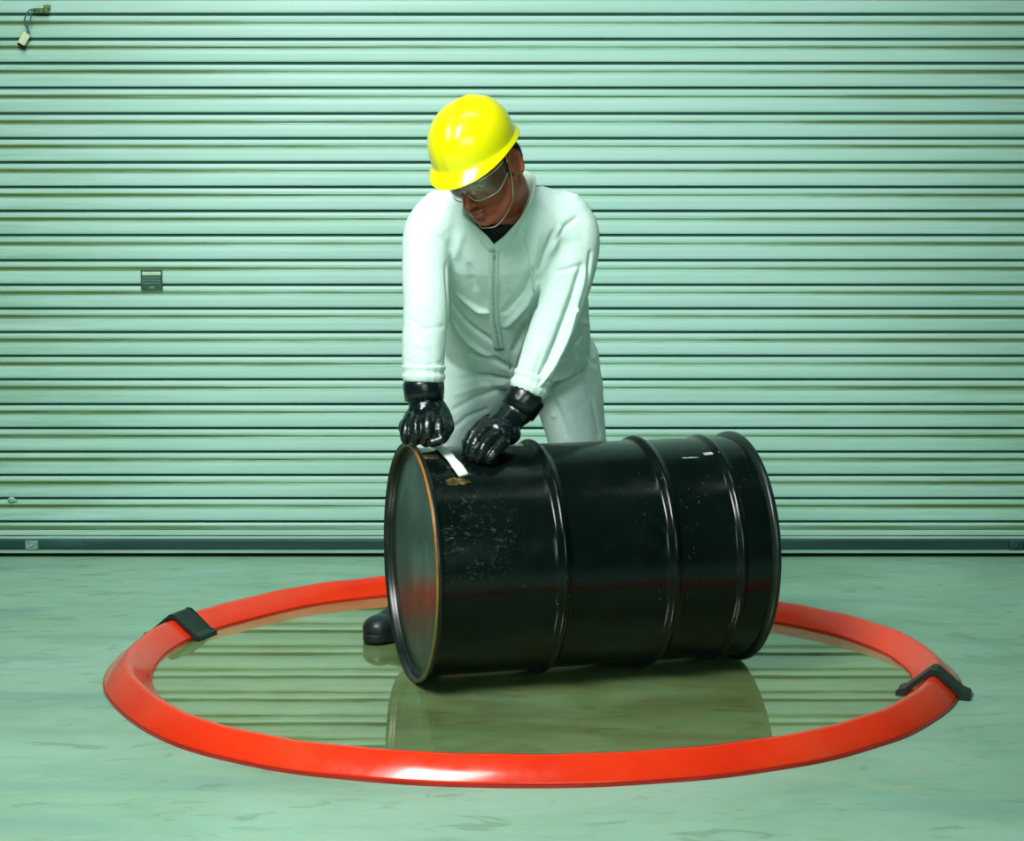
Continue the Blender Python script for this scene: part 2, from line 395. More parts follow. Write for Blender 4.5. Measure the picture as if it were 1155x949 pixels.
g = N('scuffed_steel', rough=.4, metal=.3); g.color(g.ramp(g.noise(60, detail=6), [(.3, (.08, .22, .16)), (.7, (.34, .50, .42))])); M_steel = g.m

# ------------------------------------------------------------------ setting
bm = bmesh.new()
vs = [bm.verts.new(p) for p in ((-5, -1.5, 0), (5, -1.5, 0), (5, 6.6, 0), (-5, 6.6, 0), (-5, -1.5, -.15), (5, -1.5, -.15), (5, 6.6, -.15), (-5, 6.6, -.15))]
for f in ((0, 1, 2, 3), (7, 6, 5, 4), (0, 4, 5, 1), (1, 5, 6, 2), (2, 6, 7, 3), (3, 7, 4, 0)): bm.faces.new([vs[i] for i in f])
o = obj('floor', bm, M_floor, smooth=False); o['kind'] = 'structure'

DY = 6.22
lines = [-11.3, 16.4, 44.5, 71.6, 99.3, 128.3, 156.2, 183.3, 211.1, 238.1, 265.3, 293.7, 321.3, 348.0, 374.6, 401.4, 427.9, 455.8, 482.8, 509.4, 535.6, 561.8, 588.1]
zl = [W(577, y, DY).z for y in lines]
p = zl[0]-zl[1]
while zl[0] < 3.1: zl.insert(0, zl[0]+p)
bm = bmesh.new()
X0, X1 = -4.2, 4.2
prof = []      # (z, depth towards camera, material of the strip that follows)
for i in range(len(zl)):
    z = zl[i]; zn = zl[i+1] if i+1 < len(zl) else .058
    h = z-zn; last = i+1 == len(zl)
    prof += [(z+.0048, .009, 1), (z+.0045, -.005, 1), (z-.0043, -.005, 1), (z-.0046, .0030, 0),
             (z-.0055, .0055, 0), (z-h*.18, .0075, 0), (z-h*.25, .0068, 3), (z-h*.295, .0062, 3)]
    if not last:
        prof += [(z-h*.30, .0054, 2), (z-h*.375, .0054, 3), (z-h*.39, .0080, 3), (z-h*.435, .0085, 0), (z-h*.445, .0072, 0), (z-h*.455, .0092, 0), (z-h*.62, .0105, 0), (z-h*.82, .0105, 0), (z-h*.895, .0098, 0), (z-h*.905, .0082, 0), (z-h*.92, .0098, 0)]
    else:
        prof += [(z-h*.45, .003, 2), (z-h*.5, .006, 0), (z-h*.8, .006, 0), (z-h*.82, .002, 2), (z-h*.87, .008, 0)]
prof.append((.058, .008, 0)); 
nx = 2
rows = [[bm.verts.new((X0+(X1-X0)*k/nx, DY-d, z)) for k in range(nx+1)] for z, d, m in prof]
for i in range(len(prof)-1):
    for k in range(nx):
        f = bm.faces.new((rows[i][k], rows[i+1][k], rows[i+1][k+1], rows[i][k+1])); f.material_index = prof[i][2]
# back sheet so the curtain has thickness
b = [bm.verts.new((x, DY+.012, z)) for x, z in ((X0, prof[0][0]), (X1, prof[0][0]), (X1, .058), (X0, .058))]
bm.faces.new(b)
bm.faces.new((rows[0][0], rows[0][1], rows[0][2], b[1], b[0])); bm.faces.new((rows[-1][2], rows[-1][1], rows[-1][0], b[3], b[2]))
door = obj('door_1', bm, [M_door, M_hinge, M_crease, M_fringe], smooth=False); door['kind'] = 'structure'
bm = bmesh.new(); box(bm, (0, DY-.012, .041), (4.2, .022, .0165), bev=.003)
obj('bottom_bar', bm, M_bar, door, False)
bm = bmesh.new(); box(bm, (0, DY-.018, .0195), (4.2, .030, .0045), bev=.002)
obj('bar_lip', bm, M_lip, door, False)
bm = bmesh.new(); box(bm, (0, DY-.006, .0075), (4.2, .018, .0075), bev=.003)
obj('bottom_seal', bm, M_seal, door, False)
for x in (-2.35, -1.62, 1.70, 2.4):
    bm = bmesh.new(); box(bm, (x, DY-.0185, .041), (.022, .030, .0155), bev=.003)
    c = Vector((x, DY-.05, .041)); ball(bm, c, (.006, .005, .006), seg=10)
    if x == -1.62 : obj('slide_latch', bm, M_steel, door, True)
    else: obj('slide_latch', bm, M_bar, door, True)

# bolt head on the door
bm = bmesh.new(); c = W(13, 564, DY-.012)
ball(bm, c, (.0135, .006, .0105), seg=14); ball(bm, c+Vector((.012, .002, -.003)), (.008, .004, .006), seg=10)
obj('bolt_head', bm, M_lip, door)

# warning label stuck on the door
c = W(171, 316, DY-.016)
t = thing('door_sticker', 'small dark rectangular label with a pale stripe stuck on the corrugated door', 'sticker', c)
bm = bmesh.new(); box(bm, c, (.036, .0018, .0335), bev=.001); obj('backing', bm, M_stk, t, False)
bm = bmesh.new(); box(bm, c+Vector((0, -.0022, .022)), (.031, .0007, .0055), bev=.0004); obj('header_stripe', bm, M_stkl, t, False)
bm = bmesh.new()
random.seed(3)
for r, z in enumerate((.008, -.001, -.010)):
    x = -.030
    while x < .028:
        wd = random.uniform(.002, .006)
        if x+wd > .031: break
        box(bm, c+Vector((x+wd/2, -.0022, z)), (wd/2, .0006, .0024+.0006*(r == 0))); x += wd+random.uniform(.001, .003)
box(bm, c+Vector((0, -.0022, -.0245)), (.010, .0006, .0035))
obj('print_rows', bm, M_stkg, t, False)

# tag hanging by a cord from a bracket
bc = W(46, 12, DY-.03)
t = thing('door_bracket', 'small olive and black metal catch screwed high on the door, left corner', 'bracket', bc)
bm = bmesh.new(); box(bm, bc, (.024, .010, .0075), bev=.002); ball(bm, bc+Vector((-.006, -.012, .0)), (.006, .004, .006), seg=12); ball(bm, bc+Vector((.014, -.012, .0)), (.005, .004, .005), seg=12)
obj('catch_plate', bm, M_brk, t)
bm = bmesh.new(); box(bm, bc+Vector((.02, .002, .013)), (.010, .007, .006), bev=.002); obj('catch_tab', bm, M_brk, t)
tg = W(27, 44, DY-.035)
t = thing('hanging_tag', 'cream tag hanging tilted on a dark cord at top left of the door', 'tag', tg)
rot = Matrix.Rotation(math.radians(32), 3, 'Y') @ Matrix.Rotation(math.radians(14), 3, 'Z')
bm = bmesh.new(); box(bm, tg, (.0125, .006, .021), rot, bev=.003); obj('tag_body', bm, M_tag, t)
bm = bmesh.new(); box(bm, tg+rot @ Vector((.003, .002, -.022)), (.013, .008, .0055), rot, bev=.002); obj('tag_dark_end', bm, M_seal, t).name = 'dark_end'  # dark block across the lower end of the tag
bm = bmesh.new()
cp = [W(41, 11, DY-.045), W(34, 11, DY-.05), W(29, 18, DY-.05), W(27.5, 25, DY-.045), W(31, 32, DY-.04), W(33, 38, DY-.038)]
limb(bm, cp, [.0026]*6, n=5, seg=8)
cp = [W(36, 12, DY-.047), W(35, 19, DY-.045), W(34, 26, DY-.042), W(31, 31, DY-.04), W(31, 37, DY-.038)]
limb(bm, cp, [.0020]*5, n=5, seg=8)
obj('cord', bm, M_dcord, t)

# ------------------------------------------------------------------ containment ring
RC = Vector((.033, 4.69, 0))
polar = [(-166.7, 1.006), (-156.5, .992), (-149.6, .993), (-136.9, .998), (-121.8, .988), (-107.2, .968), (-93.7, .957), (-79.2, .960), (-62.6, .974), (-50.2, .997), (-32.1, 1.012),
         (-20, 1.030), (-8.4, 1.040), (3.8, 1.018), (17.4, .985), (28.3, .935), (40, .890), (62, .905), (90, .955), (115.8, .992), (129.4, 1.002), (143.7, .990), (158.6, .998), (164, 1.013), (172, 1.008), (182, 1.004)]
def rr(a):
    """ring radius at angle a in degrees, smooth and periodic"""
    P = sorted(((x+180) % 360-180, r) for x, r in polar); s = ws = 0
    for x, r in P:
        d = (a-x+180) % 360-180; wgt = math.exp(-(d/8.5)**2); s += r*wgt; ws += wgt
    return s/ws
def ringpt(a, off, z):
    A = math.radians(a)
    r = rr(a)+off
    return Vector((RC.x+r*math.cos(A), RC.y+r*math.sin(A), z))
t = thing('spill_ring', 'bright red-orange vinyl containment berm in a large loop on the floor', 'spill barrier', (RC.x, RC.y, 0))
sec = [(.058, .006), (.0555, .012), (.030, .033), (.010, .0505), (.004, .0535), (-.004, .0535), (-.010, .0505), (-.030, .033), (-.0555, .012), (-.058, .006)]
NR = 240
bm = bmesh.new()
rings = [[ringpt(-180+360*i/NR, o_, z+.0006*math.sin(i*.9)*(z > .03)) for o_, z in sec] for i in range(NR)]
rings_to_mesh(bm, rings, closed=True)
ring = obj('berm_wall', bm, M_red, t)
bm = bmesh.new()
sec2 = [(.060, 0), (.060, .0065), (-.060, .0065), (-.060, 0)]
rings_to_mesh(bm, [[ringpt(-180+360*i/NR, o_, z) for o_, z in sec2] for i in range(NR)], closed=True)
obj('base_strip', bm, M_redb, t, False)
def clip(ac, half, label):
    c = ringpt(ac, 0, 0)
    t = thing('ring_clip', label, 'clip', c, 'black clips joining the red ring')
    so = [(.086, 0), (.086, .012), (.066, .020), (.007, .069), (-.007, .069), (-.066, .020), (-.086, .012), (-.086, 0)]
    si = [(.0605, 0), (.0605, .010), (.0570, .0145), (.008, .0555), (-.008, .0555), (-.0570, .0145), (-.0605, .010), (-.0605, 0)]
    bm = bmesh.new()
    n = 8; L = []
    for i in range(n+1):
        a = ac-half+2*half*i/n
        L.append([ringpt(a, o_, z) for o_, z in so]+[ringpt(a, o_, z) for o_, z in si[::-1]])
    rings_to_mesh(bm, L, cap=False)
    for q in (L[0], L[-1]):
        v = [bm.verts.new(p_) for p_ in q]; m = len(so)
        for k in range(m-1): bm.faces.new((v[k], v[k+1], v[2*m-2-k], v[2*m-1-k]))
    bmesh.ops.remove_doubles(bm, verts=bm.verts, dist=1e-5)
    es = [e for e in bm.edges if e.calc_face_angle(0) > .5]
    bmesh.ops.bevel(bm, geom=es, offset=.0018, segments=2, affect='EDGES')
    obj('clip_saddle', bm, M_clip, t, False)
CLL, CLR = 160.6, -16.2
clip(CLL, 2.7, 'black roof-shaped clip over the red ring on its left side')
clip(CLR, 1.9, 'black roof-shaped clip over the red ring on its right side')

# puddle
bm = bmesh.new()
top = [bm.verts.new(ringpt(-180+360*i/NR, -.0604, .0062)) for i in range(NR)]
bot = [bm.verts.new(ringpt(-180+360*i/NR, -.0604, .0)) for i in range(NR)]
bm.faces.new(top)      # open underneath: the floor is the bed of the pool
for i in range(NR): bm.faces.new((top[i], top[(i+1) % NR], bot[(i+1) % NR], bot[i]))
o = obj('puddle', bm, M_water, smooth=False)
if max(o.data.polygons, key=lambda f: f.area).normal.z < 0: o.data.flip_normals()
tag(o, 'shallow murky water pooled inside the red ring, reflecting the door', 'water')

# ------------------------------------------------------------------ drum
DA = math.radians(15.9); DL = .872; R0 = .2985; RB = .2845
E0 = Vector((-.256, 4.545, R0+.0005))
DM = Matrix.Translation(E0) @ Matrix.Rotation(DA, 4, 'Z')
drum = thing('steel_drum', 'scratched black steel drum lying on its side inside the red ring', 'drum', (E0.x+.42, E0.y+.12, 0))
def hoop(c, wd=.021, h=.0120):
    return [(c+wd*k/9, RB+h*(.5+.5*math.cos(PI*k/9))) for k in range(-9, 10)]
prof = [(.012, RB), (.05, RB-.0005)]
prof += [(.20, RB)]
for c in (.318, .600): prof += [(c-.030, RB-.0008)]+hoop(c)+[(c+.030, RB-.0008)]
prof += hoop(.775, .017, .009)+[(.83, RB), (DL-.012, RB)]
bm = bmesh.new(); lathe(bm, prof, 128, DM)
body = obj('drum_shell', bm, M_drumf, drum)
def chime(x, s, m, name):
    pr = [(x+s*.020, RB-.002), (x+s*.016, R0-.004), (x+s*.012, R0-.0008), (x+s*.007, R0), (x+s*.002, R0-.001), (x, R0-.0035), (x+s*.0008, R0-.0085), (x+s*.004, R0-.0115), (x+s*.010, R0-.013), (x+s*.020, R0-.016)]
    bm = bmesh.new(); lathe(bm, pr, 128, DM); return obj(name, bm, m, drum)
chime(0, 1, M_rim, 'rim'); chime(DL, -1, M_rim, 'rim')
# thin worn rust line along the front chime edge
bm = bmesh.new(); pr = [(-.0002, R0-.0062), (-.0012, R0-.0052), (-.0012, R0-.0022), (.0008, R0+.0004), (.0032, R0+.0005), (.0040, R0-.001)]
lathe(bm, pr, 128, DM); obj('rust_band', bm, M_rust, drum)['label'] = 'orange rust along the near rim'
def lid(x, s):
    pr = [(x+s*.020, R0-.016), (x+s*.021, RB-.012), (x+s*.019, RB-.020), (x+s*.0165, RB-.03), (x+s*.0165, .20), (x+s*.018, .19), (x+s*.018, .05), (x+s*.018, .0001)]
    bm = bmesh.new(); lathe(bm, pr, 96, DM); return obj('end_plate', bm, M_lid, drum)
lid(0, 1); lid(DL, -1)
dtree = bvh(body.data)
# patches that follow the drum
def on_drum(poly, name, m, off=.0012, thick=.0015, res=5):
    """thin patch hugging the shell; poly in drum coordinates (x along, angle deg from vertical towards camera)"""
    bm = bmesh.new(); top = []; bt = []
    for x, a in poly:
        A = math.radians(a); 
        for lst, r in ((top, RB+off+thick), (bt, RB+off-.003)):
            lst.append(bm.verts.new(DM @ Vector((x, -r*math.sin(A), r*math.cos(A)))))
    bm.faces.new(top); bm.faces.new(bt[::-1]); n = len(top)
    for i in range(n): bm.faces.new((top[i], bt[i], bt[(i+1) % n], top[(i+1) % n]))
    return obj(name, bm, m, drum, False)
def blot(x, a, rx, ra, n=22, jag=.3):
    return [(x+rx*math.cos(t)*(1+jag*noise.noise(Vector((math.cos(t)*2, math.sin(t)*2, x*40)))), a+ra*math.sin(t)*(1+jag*noise.noise(Vector((math.cos(t)*2, math.sin(t)*2, 5+x*40))))) for t in [2*PI*k/n for k in range(n)]]

# ------------------------------------------------------------------ person
foot = Vector((0, 5.0, 0))
person = thing('person', 'person in white coverall and yellow hard hat leaning over the drum', 'person', foot)

# head frame
HU = Vector((-.37, -.50, .78)).normalized()
HF = Vector((-.37, -.66, -.60)); HF = (HF-HU*HF.dot(HU)).normalized()
HX = HU.cross(HF)*1.0      # his left = image right
HX = (-HF).cross(HU).normalized()*-1
if HX.x < 0: HX = -HX
HR = Matrix((HX, -HF, HU)).transposed()
HC = W(543.5, 189, 4.45)
def H(x, y, z): return HC + HR @ Vector((x, y, z))

def head_parts(bm):
    ball(bm, H(0, .014, .035), (.075, .094, .084), HR, 28)
    ball(bm, H(0, -.026, -.022), (.064, .064, .078), HR, 28)
    ball(bm, H(0, -.036, -.074), (.050, .048, .036), HR, 24)
    ball(bm, H(0, -.076, -.099), (.021, .015, .014), HR, 16)
    ball(bm, H(0, -.074, .026), (.052, .018, .013), HR, 20)
    limb(bm, [H(0, -.086, .014), H(0, -.098, -.006), H(0, -.112, -.029)], [.0075, .0085, .0115], n=3, seg=12)
    for s in (-1, 1):
        ball(bm, H(s*.0115, -.100, -.032), (.008, .010, .008), HR, 12)
        ball(bm, H(s*.043, -.064, -.018), (.020, .018, .018), HR, 14)
        limb(bm, [H(s*.058, -.0, -.045), H(s*.045, -.04, -.082), H(s*.018, -.070, -.099)], [.020, .017, .013], n=3, seg=12)
        # ear
        ball(bm, H(s*.081, .014, -.006), (.0095, .018, .030), HR, 16)
        E = [H(s*(.087+.004*math.cos(q)), .014+.019*math.cos(q), -.004+.032*math.sin(q)) for q in [math.radians(k) for k in range(-70, 230, 30)]]
        limb(bm, E, [.0062]*len(E), n=2, seg=8)
        ball(bm, H(s*.079, .006, -.034), (.006, .008, .009), HR, 12)
    ball(bm, H(0, -.0935, -.0575), (.023, .010, .0062), HR, 16)
    ball(bm, H(0, -.0915, -.0695), (.020, .010, .0072), HR, 16)

# --- spine frames of torso: (px, py, Y, half width, half depth)
torso = [(589, 432, 5.04, .145, .105), (586, 410, 5.03, .192, .135), (583, 375, 4.97, .198, .140), (582, 340, 4.88, .190, .135),
         (580, 305, 4.79, .182, .132), (573, 268, 4.70, .195, .128), (569, 243, 4.655, .185, .108), (569, 224, 4.635, .125, .085), (570, 212, 4.625, .075, .07)]
def loft_torso(bm, k=1.0, secs=None):
    secs = secs or torso
    pts = [W(a, b_, c) for a, b_, c, _, _ in secs]
    P = catmull(pts, 5); A = interp([t_[3] for t_ in secs], 5); B = interp([t_[4] for t_ in secs], 5)
    rings = []
    for i, p_ in enumerate(P):
        d = (P[min(i+1, len(P)-1)]-P[max(i-1, 0)]).normalized()
        x = Vector((1, .04, 0)); x = (x-d*x.dot(d)).normalized(); y = d.cross(x)
        rr_ = []
        for q in range(40):
            a = 2*PI*q/40; c, s = math.cos(a), math.sin(a); e = 2/2.35
            rr_.append(p_+x*A[i]*k*math.copysign(abs(c)**e, c)+y*B[i]*k*math.copysign(abs(s)**e, s))
        rings.append(rr_)
    rings_to_mesh(bm, rings)
armR = [(498, 243, 4.64), (484, 262, 4.63), (480, 300, 4.61), (481, 345, 4.58), (478, 395, 4.56), (477.5, 426, 4.55)]   # image left
armL = [(636, 246, 4.66), (648, 268, 4.655), (643, 305, 4.65), (632, 345, 4.64), (613, 395, 4.62), (597, 438, 4.603)]
legR = [(550, 405, 5.03), (533, 440, 5.0), (503, 500, 4.975), (482, 600, 5.01), (470, 672, 5.03)]
legL = [(632, 405, 5.05), (640, 440, 5.07), (652, 500, 5.09), (668, 600, 5.13), (682, 665, 5.16)]
WP = lambda L: [W(*q) for q in L]

# body: one continuous surface
bm = bmesh.new(); head_parts(bm)
neck0 = W(571, 226, 4.63)
limb(bm, [neck0, H(0, .045, -.085), H(0, .02, -.04)], [.062, .055, .055], n=4, seg=20)
loft_torso(bm, .80)
limb(bm, WP(armR)+[W(479, 470, 4.54)], [.045, .045, .038, .034, .030, .026, .026], n=4)
limb(bm, WP(armL)+[W(570, 480, 4.565)], [.045, .045, .038, .034, .030, .026, .026], n=4)
limb(bm, WP(legR), [.075, .07, .052, .045, .034], n=4)
limb(bm, WP(legL), [.075, .07, .052, .045, .034], n=4)
me = remesh(bm, .0032, 3, .5)
inv = HR.transposed()
def gs(p_, c, s): return math.exp(-((p_-Vector(c)).length/s)**2)
for v in me.vertices:
    q = inv @ (v.co-HC)
    if q.length > .2: continue
    d = Vector((0, 0, 0))
    for s in (-1, 1):
        d += Vector((0, .0085, 0))*gs(q, (s*.030, -.088, .006), .015)
        d += Vector((0, .004, 0))*gs(q, (s*.034, -.075, -.052), .018)
        d += Vector((0, .005, 0))*gs(q, (s*.020, -.094, -.0635), .008)
    if abs(q.x) < .03 and q.y < -.07: d += Vector((0, .0042, 0))*math.exp(-((q.z+.0632)/.0022)**2)*max(0, 1-(abs(q.x)/.027)**2)
    v.co += HR @ d
me.materials.clear()
body_o = obj('body', me, [M_skin, M_lip_skin], person)
for f in me.polygons:
    q = inv @ (f.center-HC)
    if q.y < -.085 and ((q.x/.026)**2+((q.z+.0635)/.0125)**2) < 1: f.material_index = 1
for s in (-1, 1):
    bm = bmesh.new(); ball(bm, H(s*.030, -.070, .005), .0118, HR, 18); e = obj('eye', bm, M_eye, body_o)
    bm = bmesh.new(); ball(bm, H(s*.030, -.0795, .001), (.0052, .003, .0052), HR, 14); obj('iris', bm, M_iris, body_o)
    bm = bmesh.new(); limb(bm, [H(s*.014, -.0865, .019), H(s*.030, -.0865, .0235), H(s*.048, -.073, .019)], [.003, .0034, .0018], n=4, seg=8); obj('eyebrow', bm, M_hair, body_o)
    bm = bmesh.new(); limb(bm, [H(s*.018, -.0795, .008), H(s*.030, -.0835, .0115), H(s*.042, -.0765, .008)], [.003, .004, .003], n=4, seg=8); obj('eyelid', bm, M_skin, body_o)

# hair under the hat
bm = bmesh.new()
ball(bm, H(0, .018, .036), (.079, .0965, .085), HR, 40)
for s in (-1, 1):
    limb(bm, [H(s*.074, .0, .03), H(s*.0725, -.010, .005), H(s*.0705, -.012, -.012)], [.008, .0065, .0035], n=3, seg=10)
    ball(bm, H(s*.068, .045, .0), (.016, .030, .035), HR, 16)
ball(bm, H(0, .085, -.01), (.055, .025, .045), HR, 20)
me = remesh(bm, .0035, 3, .5)
for v in me.vertices:
    q = v.co*55; v.co += (v.co-HC).normalized()*.0022*noise.noise(Vector((q.x, q.y, q.z)))
bmh = bmesh.new(); bmh.from_mesh(me)
kill = [v for v in bmh.verts if (inv @ (v.co-HC)).y < .002 and (inv @ (v.co-HC)).z < .038 and abs((inv @ (v.co-HC)).x) < .075]
bmesh.ops.delete(bmh, geom=kill, context='VERTS')
obj('hair', bmh, M_hair, person)

# hard hat (in head frame, tipped a little forward)
HT = Matrix.Rotation(math.radians(-6), 3, 'X')
def HH(x, y, z): return H(*(HT @ Vector((x, y, z))+Vector((0, .002, .060))))
hat = None
NA = 96
def hat_ring(tt, inner=0):
    """tt 0 crown .. 1 base of dome .. 1.35 brim edge"""
    out = []
    for k in range(NA):
        a = 2*PI*k/NA; cx, sy = math.cos(a), math.sin(a)      # sy<0 is the front
        if tt <= 1:
            phi = tt*PI/2; rx, ry = .0985, .121
            q = math.sin(phi)**.92
            x, y, z = rx*q*cx, ry*q*sy+.004, .113*max(0, math.cos(phi))**.80
            # low centre ridge with two side ridges from front to back
            rd = math.exp(-(x/.010)**2)+.55*math.exp(-((abs(x)-.034)/.0075)**2)
            z += .0030*rd*max(0, math.cos(phi))**.5
            y += .002*rd*sy*math.sin(phi)
            x -= inner*cx*q; y -= inner*sy*q; z -= inner*math.cos(phi)
        else:
            e = (tt-1)/.35; front = max(0, -sy)**1.6
            ext = .0065+.026*front+.005*max(0, sy)
            x = (.0985+ext*.75*e)*cx; y = (.121+ext*e)*sy+.004
            z = -.012*e*(1+.9*front)-.004*e*e*front+.008*e*abs(cx)**3*0
            if inner: z -= inner
        out.append(HH(x, y, z))
    return out
bm = bmesh.new()
T = [.03, .08, .15, .24, .33, .42, .51, .6, .69, .77, .85, .91, .96, 1.0]
outer = [hat_ring(t_) for t_ in T]+[hat_ring(t_) for t_ in (1.04, 1.12, 1.2, 1.28, 1.34)]+[hat_ring(1.35, .0012)]
innr = [hat_ring(t_, .0028) for t_ in (1.33, 1.25, 1.15, 1.06)]+[hat_ring(t_, .003) for t_ in T[::-1]]
rings_to_mesh(bm, outer+innr)
hat = obj('hard_hat', bm, M_hat, person)
md = hat.modifiers.new('s', 'SUBSURF'); md.levels = 1; md.render_levels = 1
bm = bmesh.new()
pts = [HH(.089*math.cos(a), .108*math.sin(a)+.004, .006) for a in [2*PI*k/24 for k in range(24)]]
sweep(bm, pts, .014, .0015, [HR @ Vector((0, 0, 1))]*24, n=2, seg=8, closed=True, power=4)
obj('headband', bm, M_lining, hat)

# safety goggles: wrap lens, nose notch, side shields and temples
bm = bmesh.new()
cols, rws = 40, 10; grid = []
for i in range(cols+1):
    u = -1+2*i/cols; A = u*math.radians(84)
    x = .077*math.sin(A); yb = .004-.105*(max(0, math.cos(A)))**.72
    tp = .026-.004*u*u; notch = .030*math.exp(-(x/.011)**2)
    btm = -.026+notch+.016*max(0, abs(u)-.70)/.3
    col = []
    for j in range(rws+1):
        v = j/rws; z = tp+(btm-tp)*v
        col.append(bm.verts.new(H(x, yb-.004*math.sin(PI*v), z)))
    grid.append(col)
for i in range(cols):
    for j in range(rws): bm.faces.new((grid[i][j], grid[i+1][j], grid[i+1][j+1], grid[i][j+1]))
lo = [grid[i][rws].co.copy() for i in range(0, cols+1, 2)]; hi = [grid[i][0].co.copy() for i in range(0, cols+1, 2)]
gog = obj('safety_goggles', bm, M_glass, person)
md = gog.modifiers.new('t', 'SOLIDIFY'); md.thickness = .0018
bm = bmesh.new(); limb(bm, lo, [.0013]*len(lo), n=2, seg=8); limb(bm, hi, [.0018]*len(hi), n=2, seg=8)
obj('goggle_rim', bm, M_gframe, gog)
for s in (-1, 1):
    bm = bmesh.new(); limb(bm, [H(s*.078, -.004, .014), H(s*.082, .01, .014), H(s*.082, .03, .008)], [.003, .0026, .002], n=3, seg=8); obj('temple', bm, M_gframe, gog)
# chin strap
bm = bmesh.new()
cs = [H(.083, -.004, .030), H(.076, -.014, -.035), H(.062, -.034, -.085), H(.028, -.07, -.117), H(0, -.083, -.1165), H(-.028, -.07, -.117), H(-.062, -.034, -.085), H(-.076, -.014, -.035), H(-.083, -.004, .030)]
limb(bm, cs, [.0012]*len(cs), n=4, seg=8); obj('chin_strap', bm, M_cord, hat)

# coverall
bm = bmesh.new(); loft_torso(bm, 1.0)
limb(bm, WP(armR), [.066, .062, .058, .056, .054, .0495], n=6, seg=28)
limb(bm, WP(armL), [.068, .064, .063, .058, .053, .0450], n=6, seg=28)
limb(bm, [W(520, 236, 4.64), W(502, 246, 4.635), W(488, 262, 4.63)], [.065, .068, .062], n=4, seg=20)
limb(bm, [W(612, 238, 4.65), W(634, 250, 4.65), W(647, 268, 4.65)], [.062, .066, .062], n=4, seg=20)
limb(bm, WP(legR), [.116, .108, .084, .066, .052], n=6, seg=28)
limb(bm, WP(legL), [.105, .098, .080, .075, .068], n=6, seg=28)
cme = remesh(bm, .0044, 7, .55)
tr = bvh(cme)
def fold(pix, width, amp):
    L = []
    for q in pix:
        h_ = hit(tr, q[0], q[1])
        if h_: L.append(h_[0])
    return (L, width, amp)
folds = [
 # sleeve, image right: long folds down the outer elbow
 fold([(663, 305), (650, 345), (634, 390), (613, 432)], .010, .005), fold([(656, 300), (645, 335), (627, 385), (606, 428)], .008, -.010),
 fold([(648, 350), (640, 375), (622, 415), (604, 440)], .006, .008), fold([(600, 340), (590, 380), (578, 430)], .010, .004),
 fold([(624, 262), (614, 285), (608, 305)], .008, -.008), fold([(632, 258), (622, 285)], .008, .006),
 fold([(662, 318), (655, 345), (640, 388), (617, 432)], .006, -.009), fold([(645, 335), (636, 362), (620, 405), (603, 440)], .006, -.008), fold([(666, 285), (662, 318)], .006, -.008),
 fold([(650, 246), (638, 255), (626, 272)], .006, -.006), fold([(652, 300), (640, 304), (628, 306)], .006, -.005), fold([(610, 400), (602, 425)], .008, -.004),
 # sleeve, image left
 fold([(503, 300), (505, 340), (503, 390)], .007, -.006), fold([(462, 360), (480, 372), (500, 368)], .006, -.004), fold([(460, 408), (480, 414), (498, 408)], .005, -.004), fold([(464, 385), (482, 392)], .008, .003),
 # chest and belly
 fold([(512, 345), (530, 368), (555, 385)], .010, -.011), fold([(515, 330), (540, 350), (552, 352)], .010, .008), fold([(512, 362), (528, 385), (552, 402)], .009, .009),
 fold([(600, 305), (588, 330), (570, 352)], .010, -.009), fold([(606, 320), (592, 345), (572, 368)], .010, .009), fold([(605, 345), (592, 370), (580, 395)], .010, -.008),
 fold([(530, 300), (536, 325)], .010, -.006), fold([(580, 262), (592, 285)], .010, -.005), fold([(523, 262), (515, 290)], .010, .006), fold([(608, 262), (600, 300)], .012, .004),
 fold([(650, 350), (660, 365), (662, 385)], .008, .010), fold([(656, 380), (648, 392), (652, 404)], .008, -.009), fold([(662, 398), (672, 412)], .008, -.006),
 # crotch and thighs
 fold([(575, 415), (556, 405), (530, 400)], .010, -.010), fold([(573, 428), (550, 424), (520, 428)], .009, -.008), fold([(562, 440), (538, 448), (512, 462)], .008, -.007), fold([(548, 462), (528, 470), (508, 486)], .007, -.006),
 fold([(568, 434), (542, 436), (514, 446)], .008, .006), fold([(580, 425), (600, 425), (620, 440)], .010, -.008), fold([(626, 455), (634, 475), (638, 492)], .009, -.006), fold([(612, 450), (624, 470)], .008, .006), fold([(655, 420), (668, 450), (676, 490)], .010, -.005),
]
folds = [f for f in folds if len(f[0]) > 1]
def segd(p_, a, b):
    ab = b-a; t_ = max(0, min(1, (p_-a).dot(ab)/max(ab.length_squared, 1e-9))); return (p_-(a+ab*t_)).length, t_
boxes = []
for L, wd, am in folds:
    mn = Vector((min(q.x for q in L), min(q.y for q in L), min(q.z for q in L)))-Vector((3*wd,)*3); mx = Vector((max(q.x for q in L), max(q.y for q in L), max(q.z for q in L)))+Vector((3*wd,)*3); boxes.append((mn, mx))
nrm = [v.normal.copy() for v in cme.vertices]; cos_ = [v.co.copy() for v in cme.vertices]
for i, v in enumerate(cme.vertices):
    p_ = cos_[i]; d = 0
    for (L, wd, am), (mn, mx) in zip(folds, boxes):
        if p_.x < mn.x or p_.x > mx.x or p_.y < mn.y or p_.y > mx.y or p_.z < mn.z or p_.z > mx.z: continue
        best = 9; bt_ = 0
        for k in range(len(L)-1):
            dd, t_ = segd(p_, L[k], L[k+1])
            if dd < best: best = dd; bt_ = (k+t_)/(len(L)-1)
        d += 1.25*am*math.exp(-(best/(wd*.85))**2)*(math.sin(PI*min(1, max(0, .08+bt_*.84)))**.5)
    d += .0028*noise.noise(Vector((p_.x*14, p_.y*9, p_.z*9)))+.0016*(abs(noise.noise(Vector((p_.x*30, p_.y*30, p_.z*18))))-.25)
    v.co = p_+nrm[i]*d
sm = cme
